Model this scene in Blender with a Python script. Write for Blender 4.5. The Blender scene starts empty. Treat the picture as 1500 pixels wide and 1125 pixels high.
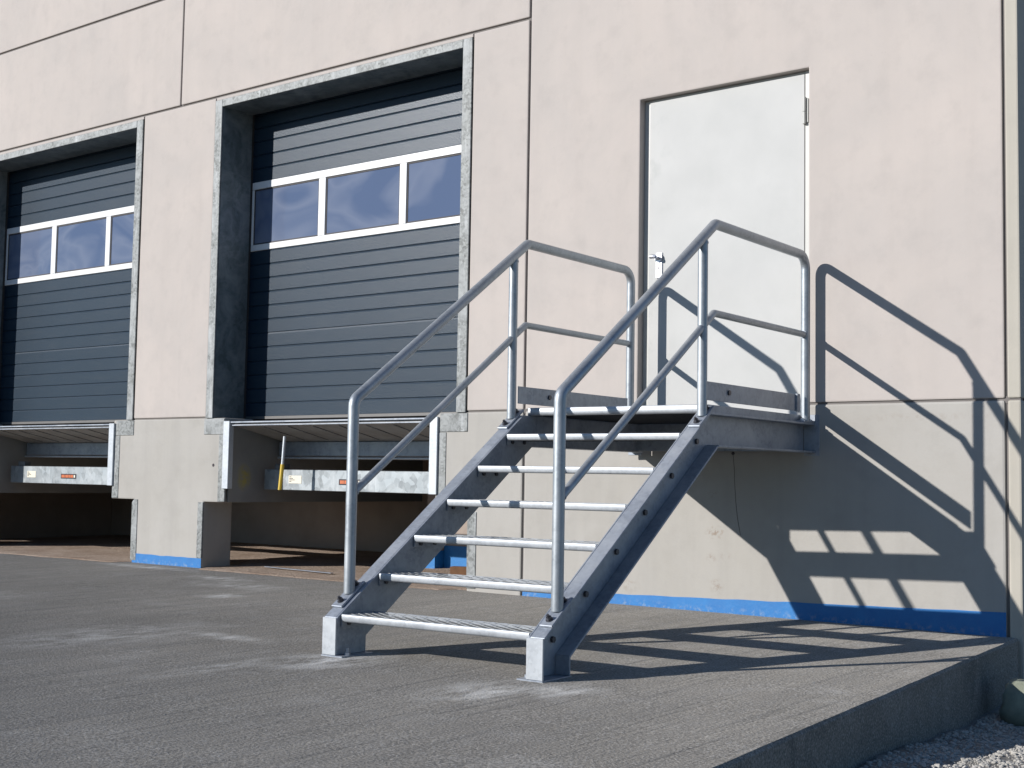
import bpy, bmesh, math, random
from mathutils import Vector, Matrix, noise

random.seed(7)
SC = bpy.context.scene
COL = SC.collection

# ------------------------------------------------------------------ camera, sky, sun, exposure
cam_d = bpy.data.cameras.new('camera')
cam = bpy.data.objects.new('camera', cam_d)
COL.objects.link(cam)
RT = Vector((0.782829, 0.622008, 0.016858))
UP = Vector((0.030351, -0.065230, 0.997409))
FW = Vector((-0.621496, 0.780289, 0.069943))
cam.matrix_world = Matrix(((RT.x, UP.x, -FW.x, 5.8503), (RT.y, UP.y, -FW.y, -7.489),
                           (RT.z, UP.z, -FW.z, 0.8211), (0, 0, 0, 1)))
cam_d.sensor_width = 36.0
cam_d.lens = 47.2155
cam_d.clip_start = 0.05
cam_d.clip_end = 3000
SC.camera = cam

SUN_EL = math.radians(22.0)
SUN_AZ = math.radians(214.0)            # clockwise from +Y
world = bpy.data.worlds.new('World')
SC.world = world
world.use_nodes = True
wn = world.node_tree
bg = wn.nodes['Background']
sky = wn.nodes.new('ShaderNodeTexSky')
sky.sky_type = 'NISHITA'
sky.sun_disc = False
sky.sun_elevation = SUN_EL
sky.sun_rotation = SUN_AZ
sky.air_density = 1.0
sky.dust_density = 0.1
sky.ozone_density = 6.0
wn.links.new(sky.outputs[0], bg.inputs[0])
bg.inputs[1].default_value = 0.082

sun_d = bpy.data.lights.new('sun', 'SUN')
sun_d.energy = 4.6
sun_d.angle = math.radians(0.53)
sun_d.color = (1.0, 0.965, 0.93)
sun = bpy.data.objects.new('sun', sun_d)
COL.objects.link(sun)
sun.rotation_euler = Vector((0.674, 1.0, -0.489)).to_track_quat('-Z', 'Y').to_euler()
sun.location = (-6, -9, 12)

SC.view_settings.view_transform = 'Standard'
SC.view_settings.look = 'None'
SC.view_settings.gamma = 1.0
SC.view_settings.use_curve_mapping = False
SC.view_settings.exposure = 0.26

# ------------------------------------------------------------------ helpers
class MB:
    def __init__(self):
        self.v = []; self.f = []
    def add(self, vs, fs):
        o = len(self.v)
        self.v += [tuple(p) for p in vs]
        self.f += [tuple(i + o for i in q) for q in fs]
        return self
    def box(self, x0, x1, y0, y1, z0, z1):
        return self.add([(x0, y0, z0), (x1, y0, z0), (x1, y1, z0), (x0, y1, z0),
                         (x0, y0, z1), (x1, y0, z1), (x1, y1, z1), (x0, y1, z1)],
                        [(0, 3, 2, 1), (4, 5, 6, 7), (0, 1, 5, 4), (1, 2, 6, 5), (2, 3, 7, 6), (3, 0, 4, 7)])
    def prism(self, pts, axis, a, b):
        """polygon pts (2D) extruded along axis from a to b; pts are (y,z) for x, (x,z) for y, (x,y) for z"""
        def P(p, t):
            return (t, p[0], p[1]) if axis == 'x' else (p[0], t, p[1]) if axis == 'y' else (p[0], p[1], t)
        n = len(pts)
        vs = [P(p, a) for p in pts] + [P(p, b) for p in pts]
        fs = [tuple(range(n)), tuple(range(2 * n - 1, n - 1, -1))]
        fs += [(i, i + n, (i + 1) % n + n, (i + 1) % n) for i in range(n)]
        return self.add(vs, fs)
    def tube(self, path, r, seg=20, cap=True):
        path = [Vector(p) for p in path]
        n = len(path)
        t0 = (path[1] - path[0]).normalized()
        u = t0.orthogonal().normalized()
        rings = []
        for i in range(n):
            if i == 0: t = (path[1] - path[0]).normalized()
            elif i == n - 1: t = (path[-1] - path[-2]).normalized()
            else:
                a = (path[i] - path[i - 1]).normalized(); b = (path[i + 1] - path[i]).normalized()
                t = (a + b).normalized()
            u = (u - t * u.dot(t)).normalized()
            w = t.cross(u)
            k = 1.0
            if 0 < i < n - 1:
                k = 1.0
            rings.append([path[i] + (u * math.cos(2 * math.pi * j / seg) + w * math.sin(2 * math.pi * j / seg)) * r * k for j in range(seg)])
        vs = [p for q in rings for p in q]
        fs = []
        for i in range(n - 1):
            for j in range(seg):
                k = (j + 1) % seg
                fs.append((i * seg + j, i * seg + k, (i + 1) * seg + k, (i + 1) * seg + j))
        if cap:
            fs.append(tuple(range(seg - 1, -1, -1)))
            fs.append(tuple((n - 1) * seg + j for j in range(seg)))
        return self.add(vs, fs)
    def cyl(self, c, d, r, h, seg=12):
        c = Vector(c); d = Vector(d).normalized()
        return self.tube([c, c + d * h], r, seg)
    def build(self, name, mat, parent=None, bevel=0, seg=1, smooth=False, angle=30):
        me = bpy.data.meshes.new(name)
        bm = bmesh.new()
        vs = [bm.verts.new(p) for p in self.v]
        for f in self.f:
            try: bm.faces.new([vs[i] for i in f])
            except ValueError: pass
        bmesh.ops.recalc_face_normals(bm, faces=bm.faces)
        if bevel:
            es = [e for e in bm.edges if len(e.link_faces) == 2 and e.calc_face_angle(0) > math.radians(25)]
            bmesh.ops.bevel(bm, geom=es, offset=bevel, segments=seg, profile=0.6, affect='EDGES', clamp_overlap=True)
        if smooth:
            for f in bm.faces: f.smooth = True
            for e in bm.edges:
                if len(e.link_faces) == 2 and e.calc_face_angle(0) > math.radians(angle): e.smooth = False
        bm.to_mesh(me); bm.free()
        o = bpy.data.objects.new(name, me)
        if mat: me.materials.append(mat)
        COL.objects.link(o)
        if parent is not None: o.parent = parent
        return o

def empty(name, loc=(0, 0, 0), rz=0.0):
    o = bpy.data.objects.new(name, None)
    o.empty_display_size = 0.2
    o.location = loc; o.rotation_euler = (0, 0, rz)
    COL.objects.link(o)
    return o

def tag(o, label=None, category=None, group=None, kind=None):
    if label: o['label'] = label
    if category: o['category'] = category
    if group: o['group'] = group
    if kind: o['kind'] = kind
    return o

def copy_tree(o, parent=None):
    c = o.copy(); COL.objects.link(c)
    if parent is not None: c.parent = parent
    for ch in [q for q in bpy.data.objects if q.parent == o]:
        copy_tree(ch, c)
    return c

def fillet(pts, radii, n=8):
    """polyline with rounded corners; radii per interior point"""
    pts = [Vector(p) for p in pts]
    out = [pts[0]]
    for i in range(1, len(pts) - 1):
        r = radii[i - 1]
        a = (pts[i - 1] - pts[i]).normalized(); b = (pts[i + 1] - pts[i]).normalized()
        th = a.angle(b)
        if r <= 0:
            out.append(pts[i]); continue
        d = r / math.tan(th / 2)
        p0 = pts[i] + a * d; p1 = pts[i] + b * d
        c = pts[i] + (a + b).normalized() * (r / math.sin(th / 2))
        v0 = p0 - c; v1 = p1 - c
        tot = v0.angle(v1); ax = v0.cross(v1).normalized()
        for k in range(n + 1):
            out.append(c + Matrix.Rotation(tot * k / n, 3, ax) @ v0)
    out.append(pts[-1])
    return out

# ------------------------------------------------------------------ materials
class NT:
    def __init__(self, name):
        self.m = bpy.data.materials.new(name); self.m.use_nodes = True
        self.t = self.m.node_tree; self.p = self.t.nodes['Principled BSDF']
        self.tc = self.t.nodes.new('ShaderNodeTexCoord')
        oi = self.t.nodes.new('ShaderNodeObjectInfo')
        mul = self.n('ShaderNodeVectorMath', operation='MULTIPLY_ADD')
        cmb = self.n('ShaderNodeCombineXYZ')
        for k in range(3): self.t.links.new(oi.outputs['Random'], cmb.inputs[k])
        self.t.links.new(cmb.outputs[0], mul.inputs[0])
        mul.inputs[1].default_value = (37.0, 51.0, 23.0)
        self.t.links.new(self.tc.outputs['Object'], mul.inputs[2])
        self.obj = self.tc.outputs['Object']
        self.rnd = mul.outputs[0]
    def n(self, typ, **kw):
        q = self.t.nodes.new(typ)
        for k, v in kw.items(): setattr(q, k, v)
        return q
    def link(self, a, b): self.t.links.new(a, b)
    def mapped(self, src, scale=(1, 1, 1), rot=(0, 0, 0)):
        q = self.n('ShaderNodeMapping')
        q.inputs['Scale'].default_value = scale; q.inputs['Rotation'].default_value = rot
        self.link(src, q.inputs['Vector']); return q.outputs[0]
    def noise(self, src, scale, detail=5, rough=0.55, dist=0.0):
        q = self.n('ShaderNodeTexNoise')
        q.inputs['Scale'].default_value = scale; q.inputs['Detail'].default_value = detail
        q.inputs['Roughness'].default_value = rough; q.inputs['Distortion'].default_value = dist
        self.link(src, q.inputs['Vector']); return q.outputs['Fac']
    def ramp(self, fac, stops):
        q = self.n('ShaderNodeValToRGB')
        els = q.color_ramp.elements
        while len(els) < len(stops): els.new(0.5)
        for e, (pos, c) in zip(els, stops):
            e.position = pos
            e.color = (c, c, c, 1) if isinstance(c, (int, float)) else (*c, 1)
        self.link(fac, q.inputs[0]); return q.outputs[0]
    def mix(self, fac, a, b, blend='MIX'):
        q = self.n('ShaderNodeMix', data_type='RGBA', blend_type=blend)
        if isinstance(fac, (int, float)): q.inputs[0].default_value = fac
        else: self.link(fac, q.inputs[0])
        for s, i in ((a, 6), (b, 7)):
            if isinstance(s, tuple): q.inputs[i].default_value = (*s, 1) if len(s) == 3 else s
            else: self.link(s, q.inputs[i])
        return q.outputs[2]
    def math(self, op, a, b=None):
        q = self.n('ShaderNodeMath', operation=op)
        for s, i in ((a, 0), (b, 1)):
            if s is None: continue
            if isinstance(s, (int, float)): q.inputs[i].default_value = s
            else: self.link(s, q.inputs[i])
        return q.outputs[0]
    def bump(self, h, strength, dist):
        q = self.n('ShaderNodeBump')
        q.inputs['Strength'].default_value = strength; q.inputs['Distance'].default_value = dist
        self.link(h, q.inputs['Height'])
        self.link(q.outputs[0], self.p.inputs['Normal'])
    def set(self, **kw):
        for k, v in kw.items():
            s = self.p.inputs[k.replace('_', ' ')]
            if isinstance(v, tuple): s.default_value = (*v, 1) if len(v) == 3 else v
            elif isinstance(v, (int, float)): s.default_value = v
            else: self.link(v, s)

def spot_mask(m, pts):
    """union of soft round spots (x, y, radius) in object space"""
    sep = m.n('ShaderNodeSeparateXYZ'); m.link(m.obj, sep.inputs[0])
    acc = None
    for (x, y, rx, ry, amt) in pts:
        dx = m.math('MULTIPLY', m.math('SUBTRACT', sep.outputs[0], x), 1.0 / rx)
        dy = m.math('MULTIPLY', m.math('SUBTRACT', sep.outputs[1], y), 1.0 / ry)
        d = m.math('SQRT', m.math('ADD', m.math('MULTIPLY', dx, dx), m.math('MULTIPLY', dy, dy)))
        q = m.n('ShaderNodeMapRange'); q.inputs['From Min'].default_value = 1.0; q.inputs['From Max'].default_value = 0.0
        q.inputs['To Max'].default_value = amt
        m.link(d, q.inputs['Value'])
        acc = q.outputs[0] if acc is None else m.math('MAXIMUM', acc, q.outputs[0])
    return acc

def mat_concrete(name, base, tint, streak=0.35, blot=0.25, bump=0.25, marks=None):
    m = NT(name)
    big = m.noise(m.rnd, 1.1, 7, 0.68, 0.4)
    vert = m.noise(m.mapped(m.rnd, (5.0, 5.0, 0.28)), 1.3, 5, 0.6)
    horz = m.noise(m.mapped(m.rnd, (0.35, 0.35, 7.0)), 1.6, 3, 0.5)
    fine = m.noise(m.obj, 70.0, 4, 0.65)
    mid = m.noise(m.rnd, 6.0, 6, 0.65)
    c = m.mix(m.math('MULTIPLY', m.ramp(big, [(0.35, 0.0), (0.68, 1.0)]), blot), base, tint)
    dark = tuple(v * 0.80 for v in base)
    c = m.mix(m.math('MULTIPLY', m.ramp(vert, [(0.46, 0.0), (0.75, 1.0)]), streak * 1.4), c, dark)
    c = m.mix(m.math('MULTIPLY', m.ramp(horz, [(0.5, 0.0), (0.8, 1.0)]), streak * 0.35), c, dark)
    c = m.mix(m.math('MULTIPLY', m.ramp(mid, [(0.5, 0.0), (0.8, 1.0)]), 0.34), c, tuple(v * 0.80 for v in tint))
    pores = m.n('ShaderNodeTexVoronoi'); pores.inputs['Scale'].default_value = 26.0; pores.inputs['Randomness'].default_value = 1.0
    m.link(m.obj, pores.inputs['Vector'])
    pm = m.ramp(pores.outputs['Distance'], [(0.03, 1.0), (0.075, 0.0)])
    gate = m.ramp(m.noise(m.rnd, 3.1, 2), [(0.55, 0.0), (0.66, 1.0)])
    pm = m.math('MULTIPLY', pm, gate)
    c = m.mix(m.math('MULTIPLY', pm, 0.45), c, tuple(v * 0.45 for v in base))
    if marks:
        sepm = m.n('ShaderNodeSeparateXYZ'); m.link(m.obj, sepm.inputs[0])
        acc = None
        for (x, z, rx, rz, amt) in marks:
            dx = m.math('MULTIPLY', m.math('SUBTRACT', sepm.outputs[0], x), 1 / rx); dz = m.math('MULTIPLY', m.math('SUBTRACT', sepm.outputs[2], z), 1 / rz)
            d = m.math('SQRT', m.math('ADD', m.math('MULTIPLY', dx, dx), m.math('MULTIPLY', dz, dz)))
            q = m.ramp(d, [(0.1, amt), (1.0, 0.0)])
            acc = q if acc is None else m.math('MAXIMUM', acc, q)
        mk = m.math('MULTIPLY', acc, m.ramp(m.noise(m.obj, 28.0, 5, 0.7), [(0.47, 0.0), (0.58, 1.0)]))
        c = m.mix(m.math('MULTIPLY', mk, 0.6), c, (0.20, 0.13, 0.08))
    m.set(Base_Color=c, Roughness=0.86)
    m.p.inputs['Specular IOR Level'].default_value = 0.25
    h = m.math('ADD', m.math('MULTIPLY', fine, 0.5), m.math('MULTIPLY', mid, 0.8))
    h = m.math('SUBTRACT', h, m.math('MULTIPLY', pm, 1.0))
    m.bump(h, bump, 0.004)
    return m

def mat_galv(name, base=(0.50, 0.53, 0.56), metallic=0.55, rough=0.42, spangle=38.0, contrast=0.5, white=0.35):
    m = NT(name)
    v = m.n('ShaderNodeTexVoronoi'); v.inputs['Scale'].default_value = spangle
    warp = m.n('ShaderNodeVectorMath', operation='ADD')
    nz = m.n('ShaderNodeTexNoise'); nz.inputs['Scale'].default_value = 14.0
    m.link(m.rnd, nz.inputs['Vector'])
    sc = m.n('ShaderNodeVectorMath', operation='SCALE'); sc.inputs[3].default_value = 0.03
    m.link(nz.outputs['Color'], sc.inputs[0]); m.link(m.rnd, warp.inputs[0]); m.link(sc.outputs[0], warp.inputs[1])
    m.link(warp.outputs[0], v.inputs['Vector'])
    cell = m.n('ShaderNodeSeparateColor'); m.link(v.outputs['Color'], cell.inputs[0])
    big = m.noise(m.rnd, 5.0, 5, 0.65, 0.6)
    drip = m.noise(m.mapped(m.rnd, (9, 9, 1.2)), 2.0, 4, 0.6)
    dk = tuple(x * (1 - contrast * 0.45) for x in base); lt = tuple(min(1, x * (1 + contrast * 0.35)) for x in base)
    c = m.mix(cell.outputs[0], dk, lt)
    c = m.mix(m.ramp(big, [(0.42, 0.0), (0.7, 1.0)]), c, m.mix(0.35, base, (0.60, 0.62, 0.63)))
    c = m.mix(m.math('MULTIPLY', m.ramp(drip, [(0.55, 0.0), (0.78, 1.0)]), white), c, (0.62, 0.64, 0.65))
    r = m.n('ShaderNodeMapRange'); r.inputs['To Min'].default_value = rough - 0.08; r.inputs['To Max'].default_value = rough + 0.16
    m.link(big, r.inputs['Value'])
    m.set(Base_Color=c, Metallic=metallic, Roughness=r.outputs[0])
    m.bump(m.math('ADD', m.noise(m.rnd, 22.0, 4, 0.6), m.math('MULTIPLY', m.noise(m.rnd, 140.0, 2), 0.2)), 0.10, 0.004)
    return m

def mat_plain(name, col, rough=0.5, metallic=0.0, var=0.12, scale=8.0, bump=0.05):
    m = NT(name)
    nz = m.noise(m.rnd, scale, 6, 0.6)
    c = m.mix(nz, tuple(v * (1 - var * 1.4) for v in col), tuple(min(1, v * (1 + var)) for v in col))
    m.set(Base_Color=c, Roughness=rough, Metallic=metallic)
    m.bump(m.noise(m.rnd, scale * 12, 3), bump, 0.002)
    return m

M_WALL = mat_concrete('concrete_wall', (0.490, 0.440, 0.402), (0.425, 0.392, 0.365), 0.16, 0.8, 0.22).m
M_PLINTH = mat_concrete('concrete_plinth', (0.405, 0.388, 0.358), (0.365, 0.345, 0.31), 0.3, 0.8, 0.4, [(1.55, 0.50, 0.09, 0.05, 1.0), (1.52, 0.34, 0.05, 0.04, 0.6), (1.62, 0.355, 0.05, 0.03, 0.5), (1.56, 0.165, 0.06, 0.06, 0.8), (1.52, 0.74, 0.07, 0.03, 0.5), (0.90, 0.13, 0.10, 0.06, 0.6), (2.9, 1.21, 0.5, 0.03, 0.3), (0.3, 0.25, 0.04, 0.10, 0.3)]).m
M_CORNER = mat_concrete('concrete_corner', (0.45, 0.42, 0.36), (0.42, 0.40, 0.35), 0.4, 0.5, 0.25).m
M_SEAL = mat_plain('joint_sealant', (0.16, 0.145, 0.135), 0.8).m
M_PIT = mat_plain('pit_concrete', (0.36, 0.30, 0.26), 0.9, 0, 0.25, 2.5, 0.3).m
M_GALV = mat_galv('galvanised_steel', (0.275, 0.305, 0.35), 0.35, 0.42, 60.0, 0.35, 0.12).m
M_GALVF = mat_galv('galvanised_frame', (0.19, 0.20, 0.195), 0.22, 0.60, 60.0, 1.0, 0.45).m
M_GALVT = mat_galv('galvanised_tube', (0.33, 0.36, 0.385), 0.6, 0.42, 80.0, 0.25, 0.15).m
M_GALVD = mat_galv('galvanised_reveal', (0.17, 0.20, 0.21), 0.5, 0.5, 30.0, 0.4, 0.08).m
M_STEELD = mat_galv('dull_steel', (0.15, 0.155, 0.16), 0.5, 0.5, 12.0, 0.5, 0.1).m
M_NOSE = mat_galv('nosing_zinc', (0.40, 0.425, 0.45), 0.4, 0.45, 60.0, 0.25, 0.2).m
M_GRAT = mat_galv('grating_zinc', (0.50, 0.51, 0.49), 0.45, 0.5, 90.0, 0.3, 0.3).m
M_BARS = mat_plain('shade_dark_bearing_bar', (0.055, 0.058, 0.062), 0.6, 0.3).m  # near-black colour stands in for shade in the gaps under the mesh
M_BOLT = mat_plain('bolt_steel', (0.10, 0.10, 0.11), 0.4, 0.8).m
M_WHITE = mat_plain('white_aluminium', (0.74, 0.74, 0.735), 0.35, 0, 0.03).m
M_DOORF = mat_plain('grey_door_frame', (0.44, 0.44, 0.41), 0.45, 0, 0.04).m
M_RUB = mat_plain('rubber_seal', (0.05, 0.045, 0.045), 0.7).m
M_RUBB = mat_plain('grey_bottom_rail', (0.13, 0.125, 0.12), 0.5, 0.3).m
M_YEL = mat_plain('yellow_paint', (0.62, 0.42, 0.03), 0.45).m
M_TIMB = mat_plain('brown_timber', (0.16, 0.075, 0.03), 0.8, 0, 0.3, 20.0, 0.2).m
M_ORG = mat_plain('orange_print', (0.62, 0.16, 0.05), 0.5).m
M_BLK = mat_plain('black_plate', (0.03, 0.02, 0.025), 0.4).m
M_PAPER = mat_plain('paper_sticker', (0.74, 0.70, 0.58), 0.6, 0, 0.15, 60.0).m
M_LOCK = mat_plain('brushed_lock_plate', (0.62, 0.62, 0.66), 0.3, 0.75).m
M_STONE = mat_plain('pale_green_stone', (0.27, 0.29, 0.22), 0.9, 0, 0.45, 14.0, 0.9).m

def make_door_sheet():
    m = NT('anthracite_door_sheet')
    st = m.n('ShaderNodeTexVoronoi'); st.inputs['Scale'].default_value = 130.0
    m.link(m.obj, st.inputs['Vector'])
    nz = m.noise(m.rnd, 2.0, 4, 0.5)
    c = m.mix(nz, (0.010, 0.024, 0.041), (0.014, 0.031, 0.051))
    dust = m.noise(m.mapped(m.obj, (3, 3, 22)), 1.0, 4, 0.6)
    c = m.mix(m.math('MULTIPLY', m.ramp(dust, [(0.5, 0.0), (0.8, 1.0)]), 0.25), c, (0.045, 0.053, 0.06))
    m.set(Base_Color=c, Roughness=0.38, Metallic=0.05)
    m.p.inputs['Specular IOR Level'].default_value = 0.30
    m.bump(m.math('ADD', st.outputs['Distance'], m.math('MULTIPLY', m.noise(m.obj, 220.0, 2), 0.3)), 0.35, 0.002)
    return m.m
M_SHEET = make_door_sheet()

def make_pane():
    m = NT('scratched_acrylic_painted_sky')
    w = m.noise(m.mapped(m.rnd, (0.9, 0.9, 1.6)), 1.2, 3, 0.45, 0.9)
    sky_wisps = m.ramp(w, [(0.40, 0.0), (0.52, 0.55), (0.60, 0.2), (0.78, 0.8)])
    c = m.mix(m.math('MULTIPLY', sky_wisps, 0.62), (0.088, 0.122, 0.205), (0.26, 0.285, 0.345))  # sky blue and cloud wisps painted in as the pane's reflection
    m.set(Base_Color=c, Roughness=0.09)
    m.p.inputs['IOR'].default_value = 1.33
    m.p.inputs['Specular IOR Level'].default_value = 0.35
    m.bump(m.noise(m.rnd, 2.4, 2, 0.4, 0.5), 0.25, 0.02)
    return m.m
M_PANE = make_pane()

def make_door_leaf():
    m = NT('off_white_door_leaf')
    big = m.noise(m.rnd, 2.2, 4, 0.6)
    c = m.mix(m.ramp(big, [(0.35, 0.0), (0.7, 1.0)]), (0.462, 0.462, 0.445), (0.505, 0.503, 0.485))
    sm = m.noise(m.obj, 7.0, 5, 0.65)
    sep = m.n('ShaderNodeSeparateXYZ'); m.link(m.obj, sep.inputs[0])
    edge = m.n('ShaderNodeMapRange'); edge.inputs['From Min'].default_value = 1.22; edge.inputs['From Max'].default_value = 1.0
    m.link(sep.outputs[0], edge.inputs['Value'])
    fac = m.math('MULTIPLY', m.ramp(sm, [(0.52, 0.0), (0.72, 1.0)]), m.math('ADD', m.math('MULTIPLY', edge.outputs[0], 0.35), 0.06))
    c = m.mix(fac, c, (0.31, 0.33, 0.31))
    m.set(Base_Color=c, Roughness=0.62)
    m.p.inputs['Specular IOR Level'].default_value = 0.25
    m.bump(m.noise(m.obj, 1.6, 2), 0.08, 0.02)
    return m.m
M_LEAF = make_door_leaf()

def make_blue():
    m = NT('blue_waterproofing')
    nz = m.noise(m.obj, 9.0, 6, 0.65)
    c = m.mix(nz, (0.006, 0.115, 0.36), (0.016, 0.20, 0.50))
    spl = m.noise(m.obj, 26.0, 6, 0.7)
    sep = m.n('ShaderNodeSeparateXYZ'); m.link(m.obj, sep.inputs[0])
    low = m.n('ShaderNodeMapRange'); low.inputs['From Min'].default_value = 0.05; low.inputs['From Max'].default_value = 0.0
    m.link(sep.outputs[2], low.inputs['Value'])
    c = m.mix(m.math('MULTIPLY', m.ramp(spl, [(0.5, 0.0), (0.65, 1.0)]), m.math('ADD', m.math('MULTIPLY', low.outputs[0], 0.55), 0.02)), c, (0.33, 0.36, 0.38))
    m.set(Base_Color=c, Roughness=0.55)
    m.bump(m.noise(m.obj, 40.0, 4), 0.3, 0.004)
    return m.m
M_BLUE = make_blue()

def make_side_plate():
    m = NT('side_plate_steel')
    big = m.noise(m.obj, 4.0, 5, 0.6)
    c = m.mix(big, (0.20, 0.205, 0.205), (0.32, 0.32, 0.305))
    sep = m.n('ShaderNodeSeparateXYZ'); m.link(m.obj, sep.inputs[0])
    dy = m.math('MULTIPLY', m.math('SUBTRACT', sep.outputs[1], 0.20), 1 / 0.09)
    dz = m.math('MULTIPLY', m.math('SUBTRACT', sep.outputs[2], 0.79), 1 / 0.13)
    d = m.math('SQRT', m.math('ADD', m.math('MULTIPLY', dy, dy), m.math('MULTIPLY', dz, dz)))
    sp = m.math('MULTIPLY', m.ramp(d, [(0.35, 1.0), (1.0, 0.0)]), m.ramp(m.noise(m.obj, 16.0, 4, 0.6), [(0.36, 0.1), (0.55, 1.0)]))
    c = m.mix(m.math('MULTIPLY', sp, 0.75), c, (0.42, 0.34, 0.05))
    m.set(Base_Color=c, Roughness=0.5, Metallic=0.3)
    return m.m

def make_slab():
    m = NT('broomed_concrete')
    rot = (0, 0, math.radians(11))
    br = m.noise(m.mapped(m.obj, (30, 0.8, 1), rot), 1.0, 5, 0.6)
    br2 = m.noise(m.mapped(m.obj, (7.5, 0.28, 1), rot), 1.0, 4, 0.6)
    big = m.noise(m.obj, 0.55, 5, 0.6)
    mid = m.noise(m.obj, 3.3, 6, 0.7)
    grit = m.noise(m.obj, 105.0, 4, 0.7)
    vor = m.n('ShaderNodeTexVoronoi'); vor.inputs['Scale'].default_value = 60.0
    m.link(m.obj, vor.inputs['Vector'])
    c = m.mix(m.ramp(big, [(0.35, 0.0), (0.68, 1.0)]), (0.235, 0.217, 0.188), (0.345, 0.318, 0.275))
    c = m.mix(m.math('MULTIPLY', m.ramp(br2, [(0.40, 1.0), (0.62, 0.0)]), 0.42), c, (0.205, 0.195, 0.178))
    c = m.mix(m.math('MULTIPLY', m.ramp(br, [(0.36, 1.0), (0.43, 0.0)]), 0.6), c, (0.15, 0.143, 0.13))
    c = m.mix(m.math('MULTIPLY', m.ramp(mid, [(0.52, 0.0), (0.75, 1.0)]), 0.35), c, (0.46, 0.445, 0.42))
    c = m.mix(m.math('MULTIPLY', m.ramp(grit, [(0.40, 1.0), (0.49, 0.0)]), 0.6), c, (0.10, 0.097, 0.092))
    c = m.mix(m.math('MULTIPLY', m.ramp(grit, [(0.54, 0.0), (0.64, 1.0)]), 0.5), c, (0.56, 0.545, 0.52))
    pit = m.ramp(vor.outputs['Distance'], [(0.12, 1.0), (0.30, 0.0)])
    pit = m.math('MULTIPLY', pit, m.ramp(m.noise(m.obj, 12.0, 3), [(0.45, 0.0), (0.6, 1.0)]))
    c = m.mix(m.math('MULTIPLY', pit, 0.55), c, (0.12, 0.115, 0.105))
    painted_dim = spot_mask(m, [(-2.4, -4.2, 3.4, 2.6, 1.0), (-5.5, -2.2, 4.5, 1.8, 0.8), (0.2, -5.6, 1.6, 1.8, 0.6)])  # apron's left side looks dimmer at this sun angle; dimming painted into the colour
    dim_fac = m.math('MULTIPLY', painted_dim, m.ramp(m.noise(m.obj, 1.3, 5, 0.65), [(0.32, 0.25), (0.62, 1.0)]))
    c = m.mix(m.math('MULTIPLY', dim_fac, 0.55), c, (0.125, 0.12, 0.107))
    spots = spot_mask(m, [(1.22, -3.02, 0.30, 0.42, 1.0), (2.32, -3.22, 0.26, 0.38, 0.9), (-1.5, -1.40, 0.20, 0.22, 1.0),
                          (-2.6, -0.55, 0.45, 0.16, 1.0), (-2.0, -0.85, 0.7, 0.25, 0.6), (-0.3, -3.2, 0.5, 0.8, 0.5),
                          (1.0, -3.5, 0.12, 0.5, 0.7), (2.55, -3.0, 0.25, 0.25, 0.8), (0.2, -2.8, 0.5, 0.12, 0.7),
                          (-4.0, -0.25, 0.8, 0.14, 1.0), (-3.0, -2.6, 0.9, 0.4, 0.5)])
    sn = m.noise(m.mapped(m.obj, (9, 4, 1), rot), 1.0, 6, 0.7)
    c = m.mix(m.math('MULTIPLY', m.math('MULTIPLY', spots, m.ramp(sn, [(0.40, 0.0), (0.62, 1.0)])), 0.95), c, (0.68, 0.665, 0.63))
    m.set(Base_Color=c, Roughness=0.9)
    m.p.inputs['Diffuse Roughness'].default_value = 1.0
    m.p.inputs['Specular IOR Level'].default_value = 0.15
    h = m.math('ADD', m.math('MULTIPLY', br, 0.7), m.math('ADD', m.math('MULTIPLY', grit, 0.8), m.math('MULTIPLY', br2, 0.6)))
    h = m.math('ADD', h, m.math('MULTIPLY', vor.outputs['Distance'], 0.25))
    m.bump(h, 0.8, 0.010)
    return m.m
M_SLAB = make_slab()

def make_dirt(name, a, b, scale=3.0, bump=0.7):
    m = NT(name)
    c = m.mix(m.ramp(m.noise(m.obj, scale, 6, 0.65), [(0.35, 0.0), (0.65, 1.0)]), a, b)
    g = m.noise(m.obj, 60.0, 5, 0.7)
    c = m.mix(m.math('MULTIPLY', m.ramp(g, [(0.38, 1.0), (0.52, 0.0)]), 0.5), c, tuple(v * 0.45 for v in a))
    m.set(Base_Color=c, Roughness=0.95)
    m.p.inputs['Specular IOR Level'].default_value = 0.15
    m.bump(m.math('ADD', g, m.noise(m.obj, 18.0, 4)), bump, 0.02)
    return m.m
M_DIRT = make_dirt('brown_dirt', (0.34, 0.25, 0.185), (0.48, 0.38, 0.30))
M_GROUND = make_dirt('gravel_ground', (0.24, 0.225, 0.20), (0.36, 0.34, 0.31), 5.0)
M_GRAVEL = mat_plain('gravel_stones', (0.42, 0.40, 0.36), 0.9, 0, 0.35, 9.0, 0.3).m

# ------------------------------------------------------------------ ground, apron
def gz(y):
    return 0.0148 * max(y, -8.0)

def ground_h(x, y):
    d = math.hypot(x - 4.6, y + 2.6)
    n = noise.noise(Vector((x * 1.7, y * 1.7, 0.3))) * 0.03 + noise.noise(Vector((x * 6, y * 6, 1.3))) * 0.012
    h = -0.285 + n + 0.05 * math.exp(-((x - 4.1) ** 2 + (y + 2.4) ** 2) / 0.2) - 0.04 * math.exp(-((x - 3.75) ** 2 + (y + 0.9) ** 2) / 0.3)
    near = math.exp(-((x - 4) ** 2 + (y + 2) ** 2) / 60)
    h = -0.285 * (1 - near) + h * near
    edge = 3.43 + 0.082 * max(0, -y)
    if x < edge - 0.02: h = min(h, -0.31)
    return min(h, -0.135)

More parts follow.
